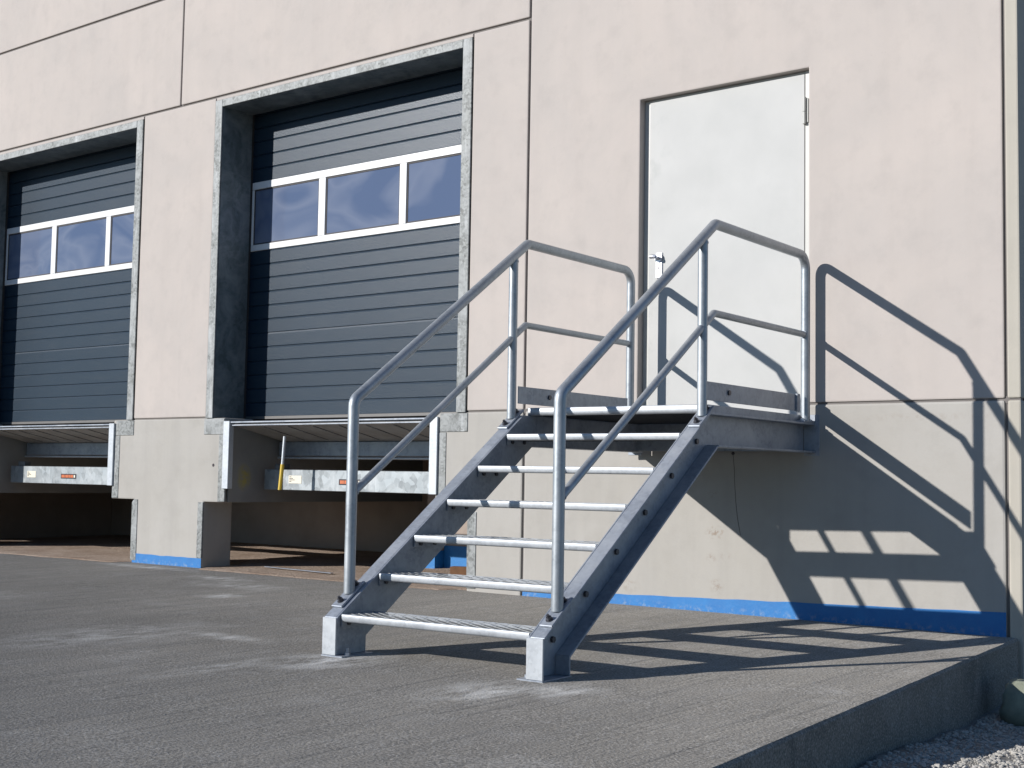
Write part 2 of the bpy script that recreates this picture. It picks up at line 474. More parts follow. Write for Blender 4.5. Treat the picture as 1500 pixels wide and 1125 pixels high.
def axis(lo, hi, a, b, step):
    v = []
    t = a
    while t <= b + 1e-6:
        v.append(t); t += step
    s = step
    t = b
    while t < hi:
        s *= 1.35; t += s; v.append(min(t, hi))
    s = step; t = a
    while t > lo:
        s *= 1.35; t -= s; v.insert(0, max(t, lo))
    return v
gx = axis(-600, 600, 3.2, 6.2, 0.045)
gy = axis(-600, 600, -4.2, 0.9, 0.045)
gm = MB()
nx = len(gx)
gm.v = [(x, y, ground_h(x, y)) for y in gy for x in gx]
gm.f = [(j * nx + i, j * nx + i + 1, (j + 1) * nx + i + 1, (j + 1) * nx + i) for j in range(len(gy) - 1) for i in range(nx - 1)]
g_ob = gm.build('ground', M_GROUND, smooth=True, angle=180)
tag(g_ob, 'grey gravelly ground lower than the concrete apron', kind='structure')

# apron: sloped slab with a slightly ragged edge on the right
ys = [0.05] + [-(i * 0.11) for i in range(0, 73)] + [-9, -12, -20, -40]
sm_ = MB()
for i, y in enumerate(ys):
    e = 3.43 + 0.082 * max(0.0, -y)
    if -8 <= y < 0:
        e += 0.006 * noise.noise(Vector((y * 9.0, 2.2, 0)))
    z = gz(y)
    sm_.v += [(-60, y, z), (e - 0.012, y, z), (e, y, z - 0.012), (e + 0.004 * noise.noise(Vector((y * 5, 7, 1))), y, z - 0.5), (-60, y, z - 0.5)]
for i in range(len(ys) - 1):
    a = i * 5; b = a + 5
    sm_.f += [(a, a + 1, b + 1, b), (a + 1, a + 2, b + 2, b + 1), (a + 2, a + 3, b + 3, b + 2), (a + 3, a + 4, b + 4, b + 3), (a + 4, a, b, b + 4)]
sm_.f += [(0, 4, 3, 2, 1), tuple((len(ys) - 1) * 5 + k for k in range(5))]
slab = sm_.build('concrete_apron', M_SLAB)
tag(slab, 'broom finished grey concrete apron in front of the loading bays', kind='structure')

# dirt floor of the undercroft, spilling a little onto the apron
dm = MB()
xs = [-8.6 + 0.07 * i for i in range(int((0.0 + 8.6) / 0.07) + 1)]
fr = []
for x in xs:
    fy = -0.11 - 0.10 * max(0.0, (-3.5 - x) / 3.0) + 0.03 * noise.noise(Vector((x * 2.2, 0, 0))) + 0.025 * noise.noise(Vector((x * 11, 3, 0)))
    if -4.56 < x < -3.44: fy = 0.03 + 0.01 * noise.noise(Vector((x * 7, 1, 0)))
    if x > -0.62: fy = 0.03
    fr.append(fy)
for x, fy in zip(xs, fr):
    dm.v += [(x, fy, gz(fy) + 0.001), (x, fy + 0.03, gz(fy) + 0.008), (x, 0.35, 0.012 + 0.006 * noise.noise(Vector((x * 3, 5, 0)))),
             (x, 1.2, 0.016 + 0.012 * noise.noise(Vector((x * 2, 6, 0)))), (x, 2.0, 0.022 + 0.012 * noise.noise(Vector((x * 2, 8, 0)))), (x, 2.82, 0.03)]
for i in range(len(xs) - 1):
    for k in range(5):
        a = i * 6 + k; b = a + 6
        dm.f.append((a, b, b + 1, a + 1))
dirt = dm.build('dirt_floor', M_DIRT)
tag(dirt, 'brown dirt floor of the pits under the dock levellers', kind='structure')

# ------------------------------------------------------------------ warehouse
WH = empty('warehouse', (0, 0, 0))
tag(WH, 'pale precast concrete warehouse with two anthracite loading doors and a white side door', 'building')
PT = 0.14     # panel thickness

def panel(pts, mat=M_WALL, name='wall_panel', y0=0.0, th=PT, bev=0.009):
    return MB().prism(pts, 'y', y0, y0 + th).build(name, mat, WH, bevel=bev, seg=2)

def rect(x0, x1, z0, z1):
    return [(x0, z0), (x1, z0), (x1, z1), (x0, z1)]

G = 0.010
DX = 4.02
C2 = -2.026
TOP = 8.4
# panel with the side door
panel([(G, 1.309), (0.951, 1.309), (0.951, 3.384), (2.187, 3.384), (2.187, 1.309), (3.376 - G, 1.309), (3.376 - G, TOP), (G, TOP)])
panel(rect(3.376 + G * 0.6, 3.455, 1.309, TOP), M_CORNER, 'corner_panel')
# plinth
panel([(G, -0.3), (3.376 - G, -0.3), (3.376 - G, 1.297), (2.187, 1.297), (2.187, 1.232), (0.951, 1.232), (0.951, 1.297), (G, 1.297)], M_PLINTH, 'plinth_panel', bev=0.014)
panel(rect(3.376 + G * 0.6, 3.455, -0.3, 1.297), M_CORNER, 'corner_panel', bev=0.012)
# piers (T shaped) and the upright panels above them
def pier(xl_up, xr_up, xl_lo, xr_lo):
    panel([(xl_lo, -0.3), (xr_lo, -0.3), (xr_lo, 0.572), (xr_up, 0.572), (xr_up, 1.297), (xl_up, 1.297), (xl_up, 0.572), (xl_lo, 0.572)],
          M_PLINTH, 'plinth_pier', th=0.32, bev=0.012)
panel([(-0.506, -0.3), (-G, -0.3), (-G, 1.297), (-0.83, 1.297), (-0.83, 0.572), (-0.506, 0.572)], M_PLINTH, 'plinth_pier', th=0.32, bev=0.012)
pier(-4.85, -3.26, -4.50, -3.514)
pier(-4.85 - DX, -3.26 - DX, -4.50 - DX, -3.514 - DX)
panel(rect(-0.532, -G, 1.309, 4.133), y0=0.0)
panel(rect(-4.549, -3.521, 1.309, 4.133))
panel(rect(-4.549 - DX, -3.521 - DX, 1.309, 4.133))
for k in range(2):
    panel(rect(C2 - 1.483 - DX * k, C2 + 1.483 - DX * k, 4.108, 4.133), bev=0.004)
# rows above the doors
for k in range(3):
    x1 = -G - DX * k if k else -G
    x1 = -DX * k - G
    x0 = -DX * (k + 1) + G
    panel(rect(x0 - 0.0, x1 - 0.0, 4.153, 5.192))
    panel(rect(x0 - 0.0, x1 - 0.0, 5.214, TOP))
panel(rect(-26, -8.579, 1.309, 4.133), M_WALL)
panel(rect(-26, -8.882, -0.3, 1.297), M_PLINTH, 'plinth_panel')
panel(rect(-26, -12.08, 4.153, TOP), M_WALL)
# sealant in the joints, slightly back
sj = MB()
SB0, SB1 = 0.016, 0.05
sj.box(-0.03, 0.03, SB0, SB1, -0.3, TOP)
sj.box(3.35, 3.40, SB0, SB1, -0.3, TOP)
sj.box(-26, 0.0, SB0 + 0.001, SB1, 4.12, 4.17)
sj.box(-26, 0.0, SB0 + 0.001, SB1, 5.17, 5.23)
for k in (1, 2, 3): sj.box(-DX * k - 0.03, -DX * k + 0.03, SB0 + 0.002, SB1, 4.14, TOP)
for a, b in ((-0.532, 0.951), (2.187, 3.45), (-4.549, -3.521), (-4.549 - DX, -3.521 - DX)):
    sj.box(a, b, 0.012, 0.05, 1.28, 1.32)
for xx in (-0.536, -3.518, -0.536 - DX, -3.518 - DX):
    sj.box(xx - 0.02, xx + 0.02, SB0 + 0.003, SB1, 1.3, 4.13)
sj.build('joint_sealant', M_SEAL, WH)
# shaded gable side, roof, back
sw = MB()
for i in range(5):
    y0 = PT + 0.012 + i * 5.0
    panel_side = MB().box(3.32, 3.455, y0, y0 + 4.985, 1.309, TOP).build('side_wall_panel', M_WALL, WH, bevel=0.008)
    MB().box(3.32, 3.455, y0, y0 + 4.985, -0.5, 1.297).build('side_plinth_panel', M_PLINTH, WH, bevel=0.008)
MB().box(-26, 3.44, 0.16, 25.2, TOP - 0.02, TOP + 0.25).build('roof', M_SEAL, WH)
MB().box(-26, 3.31, 25.0, 25.2, -0.3, TOP - 0.03).build('back_wall', M_WALL, WH)
# undercroft walls and floor slab behind the levellers
MB().box(-8.9, 3.3, 2.75, 2.95, -0.3, 1.2).build('pit_back_wall', M_PIT, WH)
MB().box(-26, 3.3, 2.52, 24.9, 1.0, 1.235).build('floor_slab', M_PIT, WH)
MB().box(-8.95, -8.75, 0.33, 2.74, -0.3, 1.2).build('pit_side_wall', M_PIT, WH)
for k in range(3):
    a = -3.26 - DX * (k - 0) if k else -0.83
    if k == 0: MB().box(-0.83, 3.3, 0.35, 2.515, 1.0, 1.225).build('floor_slab', M_PIT, WH)
    else: MB().box(-4.85 - DX * (k - 1), -3.26 - DX * (k - 1), 0.325, 2.515, 1.0, 1.225).build('floor_slab', M_PIT, WH)
# foundation block in the right pit, blue damp proofing on its foot
MB().box(-2.19, -2.09, 1.43, 2.74, -0.3, 0.98).build('pit_pilaster', M_PIT, WH)
MB().box(-2.089, 0.3, 1.55, 2.74, -0.3, 0.98).build('pit_pilaster', M_PIT, WH)
b = MB(); b.box(-2.196, -2.084, 1.422, 1.60, 0.0, 0.17); b.box(-2.083, 0.0, 1.542, 1.60, 0.0, 0.215)
b.build('waterproofing_band', M_BLUE, WH)
# blue damp proofing at the foot of the facade (ragged top edge)
def blue_band(x0, x1, top, dx=0.04):
    n = int((x1 - x0) / dx)
    pts = [(x0, -0.12), (x1, -0.12)]
    for i in range(n, -1, -1):
        x = x0 + (x1 - x0) * i / n
        pts.append((x, top(x) + 0.006 * noise.noise(Vector((x * 6, 1, 1)))))
    m = MB()
    N = len(pts) - 2
    ups = pts[2:][::-1]
    for i, (x, z) in enumerate(ups):
        m.v += [(x, -0.004, -0.05), (x, -0.004, z), (x, 0.03, z)]
    for i in range(len(ups) - 1):
        a = i * 3; c = a + 3
        m.f += [(a, c, c + 1, a + 1), (a + 1, c + 1, c + 2, a + 2)]
    m.build('waterproofing_band', M_BLUE, WH)
def top_right(x):
    return 0.012 + max(0, x + 0.4) * 0.045 if x < 0.8 else 0.066 + (x - 0.8) * 0.0265
blue_band(0.012, 3.366, top_right)
blue_band(-4.498, -3.516, lambda x: 0.082)
blue_band(-4.498 - DX, -3.516 - DX, lambda x: 0.082)
# hairline crack below the landing and small anchor hole in the pier
MB().tube([(1.674, 0.0002, 0.995), (1.683, 0.0002, 0.90), (1.684, 0.0002, 0.84), (1.694, 0.0002, 0.70), (1.706, 0.0002, 0.60), (1.728, 0.0002, 0.49)], 0.0022, 6).build('hairline_crack', M_SEAL, WH)
MB().cyl((-3.395, 0.002, 0.89), (0, -1, 0), 0.014, 0.004, 10).build('anchor_hole', M_BLK, WH)
MB().cyl((1.674, 0.002, 1.0), (0, -1, 0), 0.011, 0.006, 10).build('anchor_hole', M_BLK, WH)

# --- galvanised surrounds of the loading doors
def door_surround(cx):
    hw_o, hw_i, zt_o, zt_i, z0 = 1.486, 1.394, 4.105, 4.040, 1.297
    for s in (-1, 1):
        m = MB()
        a, c = sorted((cx + s * hw_o, cx + s * hw_i))
        m.box(a, c, -0.010, 0.004, z0, zt_o)
        a, c = sorted((cx + s * hw_i, cx + s * (hw_i + 0.012)))
        jm = m.build('frame_jamb', M_GALVF, WH, bevel=0.003)
        MB().box(a, c, 0.005, 0.338, z0 - 0.05, zt_i + 0.01).build('frame_reveal', M_GALVD, WH)
    MB().box(cx - hw_i + 0.0005, cx + hw_i - 0.0005, -0.011, 0.004, zt_i, zt_o).build('frame_lintel', M_GALVF, WH, bevel=0.003)
    MB().box(cx - hw_i + 0.001, cx + hw_i - 0.001, 0.005, 0.338, zt_i, zt_i + 0.012).build('frame_soffit', M_GALVD, WH)
    # side and top cheeks behind the reveal so no daylight leaks round the door leaf
    MB().box(cx - 1.7, cx + 1.7, 0.415, 0.43, 1.2, 4.4).build('door_back_sheet', M_RUB, WH)
    MB().box(cx - 1.7, cx - hw_i - 0.013, 0.33, 0.414, 1.2, 4.4).build('guide_rail', M_RUB, WH)
    MB().box(cx + hw_i + 0.013, cx + 1.7, 0.33, 0.414, 1.2, 4.4).build('guide_rail', M_RUB, WH)
    # steel edge angles on the concrete below
    for s in (-1, 1):
        a, c = sorted((cx + s * 1.236, cx + s * 1.505))
        MB().box(a, c, -0.006, 0.01, 1.155, 1.292).build('corner_plate', M_GALVF, WH, bevel=0.003)
        a, c = sorted((cx + s * 1.236 - s * 0.03, cx + s * 1.300))
        MB().box(a, c, -0.005, 0.012, 0.578, 1.152).build('edge_angle', M_GALVF, WH, bevel=0.003)
        xi = cx + 1.52 if s > 0 else cx - 1.488
        w_ = 0.085
        if s > 0: pts = [(xi, 0.02), (xi + w_, 0.02), (xi + w_, 0.572), (xi + 0.028, 0.572), (xi, 0.545)]
        else: pts = [(xi - w_ + 0.015, 0.085), (xi, 0.085), (xi, 0.567), (xi - w_ + 0.015, 0.567)]
        MB().prism(pts, 'y', -0.006, 0.012).build('edge_angle', M_GALVF, WH, bevel=0.003)
for k in range(2): door_surround(C2 - DX * k)

# --- sectional loading doors: slats, glazed section, seals
DY = 0.37
def dock_door():
    z0 = 1.325
    d = MB().box(-1.41, 1.41, DY + 0.014, DY + 0.03, 1.30, 4.2).build('dock_door', M_RUB, WH)
    h = 0.1233
    def slat(zb, joint=False):
        b_ = 0.0065 if not joint else 0.004
        prof = [(DY + 0.0135, zb + 0.000), (DY + 0.003, zb + 0.000), (DY, zb + 0.004), (DY, zb + h - 0.015), (DY + b_, zb + h - 0.002), (DY + 0.0135, zb + h - 0.002)]
        return MB().prism(prof, 'x', -1.405, 1.405).build('slat', M_SHEET, d)
    for i in range(12): slat(z0 + i * h, i == 5)
    zt = z0 + 12 * h            # 2.805
    for i in range(6): slat(3.428 + i * h)
    MB().box(-1.40, 1.40, DY - 0.004, DY + 0.012, 1.302, 1.326).build('bottom_rail', M_RUBB, d)
    fy0, fy1 = DY - 0.006, DY + 0.013
    MB().box(-1.40, 1.40, fy0, fy1, 3.362, 3.427).build('window_frame', M_WHITE, d, bevel=0.003)
    MB().box(-1.40, 1.40, fy0, fy1, zt + 0.001, zt + 0.056).build('window_frame', M_WHITE, d, bevel=0.003)
    zf0, zf1 = zt + 0.057, 3.361
    cuts = [(-1.40, -1.375), (-0.535, -0.451), (0.416, 0.492), (1.375, 1.40)]
    for a, c in cuts: MB().box(a, c, fy0, fy1, zf0, zf1).build('mullion', M_WHITE, d, bevel=0.003)
    for (a, c), (e, f) in zip(cuts[:-1], cuts[1:]):
        gk = MB(); w_ = 0.012
        gk.box(c + 0.0005, c + w_, DY + 0.003, DY + 0.012, zf0 + 0.0005, zf1 - 0.0005); gk.box(e - w_, e - 0.0005, DY + 0.003, DY + 0.012, zf0 + 0.0005, zf1 - 0.0005)
        gk.box(c + w_, e - w_, DY + 0.003, DY + 0.012, zf0 + 0.0005, zf0 + w_); gk.box(c + w_, e - w_, DY + 0.003, DY + 0.012, zf1 - w_, zf1 - 0.0005)
        gk.build('gasket', M_RUB, d)
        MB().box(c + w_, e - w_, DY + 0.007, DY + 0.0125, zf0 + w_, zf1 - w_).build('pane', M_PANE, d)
    d.location.x = C2
    return d
dd = dock_door()
dd2 = copy_tree(dd, WH)
dd2.location.x = C2 - DX

# --- white side door
ED = MB().box(1.002, 2.137, 0.045, 0.095, 1.236, 3.362).build('entrance_door', M_LEAF, WH, bevel=0.004, seg=2)
fm = MB()
fm.box(0.953, 1.000, 0.058, 0.125, 1.236, 3.382); fm.box(2.139, 2.185, 0.050, 0.125, 1.236, 3.382); fm.box(1.0005, 2.1385, 0.058, 0.125, 3.364, 3.382)
fm.build('door_frame', M_DOORF, WH, bevel=0.002)
MB().box(0.951, 2.187, 0.10, 0.14, 1.232, 3.39).build('door_back_sheet', M_RUB, WH)
MB().box(0.953, 2.185, -0.002, 0.12, 1.225, 1.2355).build('door_sill', M_GALV, WH)
MB().box(1.064, 1.112, 0.037, 0.0445, 2.165, 2.335).build('lock_plate', M_LOCK, ED, bevel=0.002)
hm = MB(); hm.cyl((1.088, 0.037, 2.298), (0, -1, 0), 0.011, 0.045, 14)
hm.tube(fillet([(1.088, -0.006, 2.302), (1.068, -0.010, 2.304), (1.048, -0.008, 2.304)], [0.02]), 0.014, 12)
hm.cyl((1.088, 0.036, 2.298), (0, -1, 0), 0.028, 0.010, 18)
hm.build('handle', M_LOCK, ED, smooth=True)
kh = MB(); kh.cyl((1.088, 0.0372, 2.232), (0, -1, 0), 0.008, 0.0012, 12); kh.box(1.0845, 1.0915, 0.0358, 0.0371, 2.203, 2.23)
kh.build('keyhole', M_BLK, ED)
for zz in (3.045, 1.45):
    hg = MB(); hg.cyl((2.140, 0.036, zz), (0, 0, 1), 0.011, 0.075, 14); hg.cyl((2.140, 0.036, zz + 0.078), (0, 0, 1), 0.011, 0.09, 14)
    hg.box(2.142, 2.162, 0.0425, 0.0495, zz + 0.01, zz + 0.16)
    hg.build('hinge', M_DOORF, ED, smooth=True)

M_LIP = mat_galv('weathered_lip_plate', (0.36, 0.35, 0.33), 0.3, 0.55, 10.0, 0.4, 0.1).m
M_SIDE = make_side_plate()
M_WHITEG = mat_galv('bright_zinc', (0.46, 0.49, 0.52), 0.35, 0.45, 70.0, 0.2, 0.15).m
M_GALVB = mat_galv('new_galvanised', (0.30, 0.33, 0.345), 0.4, 0.42, 16.0, 0.7, 0.4).m

# ------------------------------------------------------------------ dock levellers
def leveller():
    L = empty('dock_leveller', (C2, 0, 0))
    for s in (-1, 1):
        a, c = sorted((s * 1.148, s * 1.226))
        MB().box(a, c, -0.022, 0.03, 0.690, 1.268).build('front_angle', M_WHITEG, L, bevel=0.003)
        a, c = sorted((s * 1.20, s * 1.212))
        MB().box(a, c, 0.031, 2.5, 0.575, 1.225).build('side_plate', M_SIDE, L)
        a, c = sorted((s * 1.06, s * 1.10))
    MB().box(-1.146, 1.146, 0.0, 2.50, 1.246, 1.262).build('deck', M_STEELD, L)
    MB().box(-1.1455, 1.1455, -0.012, -0.001, 1.251, 1.264).build('deck_edge', M_GALV, L, bevel=0.002)
    MB().box(-1.13, 1.13, -0.008, 0.012, 1.226, 1.236).build('lip_edge', M_GALV, L, bevel=0.002)
    lp = MB(); lp.prism([(0.014, 1.230), (0.56, 1.112), (0.56, 1.122), (0.014, 1.242)], 'x', -1.125, 1.125)
    lip = lp.build('lip_plate', M_LIP, L)
    for i in range(7):
        x = -0.80 + i * 0.30
        MB().prism([(0.06, 1.2195), (0.52, 1.1200), (0.52, 1.116), (0.06, 1.2135)], 'x', x, x + 0.012).build('stiffener', M_STEELD, lip)
    MB().box(-1.19, 1.19, 0.58, 0.64, 0.982, 1.110).build('back_beam', M_GALV, L, bevel=0.006)
    MB().tube([(-1.18, 0.565, 0.966), (1.18, 0.565, 0.966)], 0.011, 12).build('pipe', M_WHITEG, L, smooth=True)
    fp = MB(); fp.box(-1.13, 1.19, 0.370, 0.378, 0.687, 0.862); fp.box(-1.13, 1.19, 0.379, 0.45, 0.850, 0.862); fp.box(-1.13, 1.19, 0.379, 0.45, 0.687, 0.699)
    panel_ = fp.build('front_beam', M_GALVB, L, bevel=0.004)
    cap = MB().box(-1.02, -0.90, 0.385, 0.46, 0.8625, 0.91).build('valve_block', M_STEELD, L, bevel=0.004)
    MB().box(-0.815, -0.655, 0.3675, 0.3695, 0.745, 0.812).build('sticker', M_PAPER, panel_)
    st = MB()
    for i in range(4): st.box(-0.805, -0.80 + 0.02 * (i % 3 + 1), 0.3665, 0.3672, 0.798 - i * 0.013, 0.803 - i * 0.013)
    st.build('sticker_print', M_BLK, panel_)
    bp = MB().box(-0.20, 0.065, 0.3675, 0.3695, 0.741, 0.789).build('name_plate', M_BLK, panel_)
    pr = MB()
    for i in range(8):
        x = -0.186 + i * 0.026
        pr.box(x, x + (0.019 if i % 3 else 0.023), 0.3662, 0.3672, 0.751, 0.779)
    pr.build('plate_print', M_ORG, panel_)
    MB().box(0.026, 0.05, 0.3662, 0.3672, 0.752, 0.778).build('plate_print', M_PAPER, panel_)
    return L
LV = leveller()
tag(LV, 'dock leveller nearer the staircase, with yellow maintenance prop, below the right loading door', 'dock leveller', 'dock levellers under the loading doors')
LV2 = copy_tree(LV)
LV2.location.x = C2 - DX
tag(LV2, 'dock leveller below the left loading door, partly cut off by the photo edge', 'dock leveller', 'dock levellers under the loading doors')
pp = MB(); pp.tube([(-0.655, 0.15, 0.90), (-0.648, 0.16, 1.14)], 0.013, 10)
pp.build('prop', M_WHITEG, LV, smooth=True)
pp = MB(); pp.tube([(-0.668, 0.14, 0.69), (-0.655, 0.15, 0.905)], 0.0165, 10)
tag(pp.build('prop_sleeve', M_YEL, LV, smooth=True), 'yellow sleeve at the foot of the prop')

# ------------------------------------------------------------------ steel staircase
ST = empty('metal_staircase', (1.59285, 0, 0), 0.0475641)
tag(ST, 'galvanised steel staircase with grating treads and tube handrails leading up to the white door', 'staircase')
XW0, XW1, XF = 0.556, 0.566, 0.642
SL = 0.688
def ftop(y): return 0.526 + SL * (y + 2.347)
T = 0.011
YF, YB = -2.905, -2.698
ZP1, ZP0 = 1.182, 1.003
zleg = -0.036
yc = -2.347 + (ZP1 - 0.526) / SL
low0 = lambda y: ftop(y) - 0.243
yb_low = -2.698
zlow = low0(yb_low)
ylow1 = -2.347 + (ZP0 + 0.243 - 0.526) / SL
YE = -0.035
outline = [(YF, zleg), (YB, zleg), (YB, zlow), (ylow1, ZP0), (YE, ZP0), (YE, ZP1), (yc, ZP1), (YF, ftop(YF))]
for s in (-1, 1):
    def X(a, b): return (s * a, s * b) if s > 0 else (-b, -a)
    m = MB()
    m.prism(outline, 'x', *X(XW0, XW1))
    def fl(p, q, inward):
        # flange plate along the outline edge p->q, thickness T towards inward normal
        d = Vector((q[0] - p[0], q[1] - p[1])).normalized()
        n = Vector((-d.y, d.x)) * inward * T
        m.prism([p, q, (q[0] + n.x, q[1] + n.y), (p[0] + n.x, p[1] + n.y)], 'x', *X(XW1 + 0.0004, XF))
    n = len(outline)
    fl((YF + 0.0005, ftop(YF)), (yc - 0.001, ftop(yc - 0.001)), -1)
    fl((yc, ZP1), (YE, ZP1), -1)
    fl((YB, zleg), (YB, zlow + 0.006), 1)
    fl((YB - 0.0015, zlow), (ylow1 - 0.002, ZP0 - 0.0015), 1)
    fl((ylow1, ZP0), (YE, ZP0), 1)
    sg = m.build('stringer', M_GALV, ST, bevel=0.002)
    a_, c_ = X(XW0 - 0.001, XF)
    tag(MB().box(a_, c_, YF - 0.011, YF - 0.0005, zleg, ftop(YF) - 0.001).build('leg_face', M_NOSE, sg, bevel=0.0015), 'bright zinc front face of the leg')
    # foot plate with anchor bolt
    f = MB().box(*X(0.508, 0.645), YF - 0.014, YB + 0.006, -0.046, -0.0365).build('foot_plate', M_GALV, sg, bevel=0.002)
    bm_ = MB(); bm_.cyl((s * 0.528, -2.86, -0.0365), (0, 0, 1), 0.009, 0.035, 10); bm_.cyl((s * 0.528, -2.86, -0.0365), (0, 0, 1), 0.015, 0.012, 6)
    bm_.build('anchor_bolt', M_GALV, sg)
    # wall end plate
    MB().box(*X(XW1 + 0.001, 0.668), -0.033, -0.022, 0.985, 1.235).build('end_plate', M_GALV, sg, bevel=0.002)

def bar_row(m, x0, x1, y0, y1, z0, z1, pitch, th, along='x'):
    n = max(1, int(round((y1 - y0) / pitch))) if along == 'x' else max(1, int(round((x1 - x0) / pitch)))
    for i in range(1, n):
        if along == 'x':
            y = y0 + (y1 - y0) * i / n; m.box(x0, x1, y - th / 2, y + th / 2, z0, z1)
        else:
            x = x0 + (x1 - x0) * i / n; m.box(x - th / 2, x + th / 2, y0, y1, z0, z1)

def mesh_panel(x0, x1, y0, y1, z0, z1, pitch=0.068, th=0.0100, lean=0.62):
    """expanded metal: two crossing families of slanted strands, the upper one a little higher"""
    m = MB()
    dp = y1 - y0
    for fam in (1, -1):
        za, zb = (z1 - 0.0024, z1 - 0.0016) if fam > 0 else (z1 - 0.0013, z1)
        run = dp / lean
        k = -int(run / pitch) - 1
        while True:
            a = x0 + k * pitch; k += 1
            if a > x1: break
            p = [(a, y0), (a + run, y1)]
            (xa, ya), (xb, yb) = p
            if xb < x0: continue
            if xa < x0: ya += (x0 - xa) * lean; xa = x0
            if xb > x1: yb -= (xb - x1) * lean; xb = x1
            if xb - xa < 0.01: continue
            if fam < 0: xa, xb = x0 + x1 - xa, x0 + x1 - xb
            h = th * (0.55 if fam < 0 else 0.22)
            m.add([(xa - h, ya, za), (xa + h, ya, za), (xb + h, yb, za), (xb - h, yb, za),
                   (xa - h * 0.6, ya, zb), (xa + h * 0.6, ya, zb), (xb + h * 0.6, yb, zb), (xb - h * 0.6, yb, zb)],
                  [(0, 3, 2, 1), (4, 5, 6, 7), (0, 1, 5, 4), (1, 2, 6, 5), (2, 3, 7, 6), (3, 0, 4, 7)])
    return m

TW = 0.552
def tread():
    t = MB()
    t.box(-TW, -TW + 0.004, 0.004, 0.238, -0.062, -0.001); t.box(TW - 0.004, TW, 0.004, 0.238, -0.062, -0.001)
    t.box(-TW + 0.0045, TW - 0.0045, 0.232, 0.236, -0.034, -0.001)
    root = t.build('tread', M_GALV, ST)
    prof = [(0.018, -0.001), (0.004, 0.0), (0.001, -0.002), (0.0, -0.006), (0.0, -0.028), (0.003, -0.034), (0.010, -0.037), (0.018, -0.037), (0.018, -0.033), (0.011, -0.033), (0.006, -0.028), (0.005, -0.006), (0.018, -0.005)]
    MB().prism(prof, 'x', -TW + 0.005, TW - 0.005).build('nosing', M_NOSE, root, smooth=True, angle=50)
    g = mesh_panel(-TW + 0.0046, TW - 0.0046, 0.0185, 0.2315, -0.0045, -0.0006)
    bb_ = MB(); bar_row(bb_, -TW + 0.0046, TW - 0.0046, 0.03, 0.2318, -0.036, -0.015, 0.0255, 0.003, 'x')
    bb_.build('bearing_bars', M_BARS, root)
    g.build('grating', M_GRAT, root)
    for s in (-1, 1):
        MB().cyl((s * 0.5662, 0.150, -0.040), (s, 0, 0), 0.015, 0.012, 6).build('bolt', M_BOLT, root)
        for y in (0.05, 0.165): MB().cyl((s * 0.5475, y, -0.044), (-s, 0, 0), 0.012, 0.009, 6).build('bolt', M_BOLT, root)
    return root
tr = tread()
for k in range(6):
    o = tr if k == 0 else copy_tree(tr, ST)
    o.location = (0, -2.885 + 0.2643 * k, 0.158 + 0.1822 * k)

# landing
ld = MB()
GZ0, GZ1 = 1.1835, 1.229
for s in (-1, 1):
    a, c = sorted((s * 0.575, s * 0.580)); ld.box(a, c, -1.316, -0.06, GZ0, GZ1)
ld.box(-0.5745, 0.5745, -0.064, -0.060, GZ0, GZ1)
land = ld.build('landing', M_GALV, ST)
prof = [(0.05, -0.001), (0.004, 0.0), (0.0, -0.004), (0.0, -0.032), (0.004, -0.042), (0.012, -0.046), (0.024, -0.046), (0.024, -0.042), (0.006, -0.030), (0.005, -0.006), (0.05, -0.006)]
MB().prism([(p[0] - 1.322, p[1] + GZ1) for p in prof], 'x', -0.574, 0.574).build('nosing', M_NOSE, land, smooth=True, angle=50)
g = mesh_panel(-0.5745, 0.5745, -1.271, -0.065, GZ1 - 0.006, GZ1 - 0.001)
bb_ = MB(); bar_row(bb_, -0.5742, 0.5742, -1.29, -0.065, GZ0 + 0.003, GZ1 - 0.014, 0.0245, 0.003, 'x')
bb_.build('bearing_bars', M_BARS, land)
g.build('grating', M_GRAT, land)
cb = MB(); cb.box(-0.555, 0.555, -0.12, -0.112, 1.012, 1.182); cb.box(-0.555, 0.555, -0.111, -0.05, 1.172, 1.182); cb.box(-0.555, 0.555, -0.111, -0.05, 1.012, 1.022)
cb.build('cross_beam', M_GALV, ST)
for s in (-1, 1):
    a, c = sorted((s * 0.586, s * 0.592))
    tb = MB().box(a, c, -1.405, -0.20, 1.250, 1.350).build('toe_board', M_GALV, ST, bevel=0.0015)
    bk = MB(); a2, c2 = sorted((s * 0.592, s * 0.605)); bk.box(a2 + 0.0005, c2, -0.215, -0.175, 1.245, 1.352)
    bk.build('bracket', M_GALV, tb)
    MB().cyl((s * 0.593 if s > 0 else -0.585, -1.09, 1.303), (1, 0, 0), 0.014, 0.008, 12).build('bolt', M_BOLT, tb)

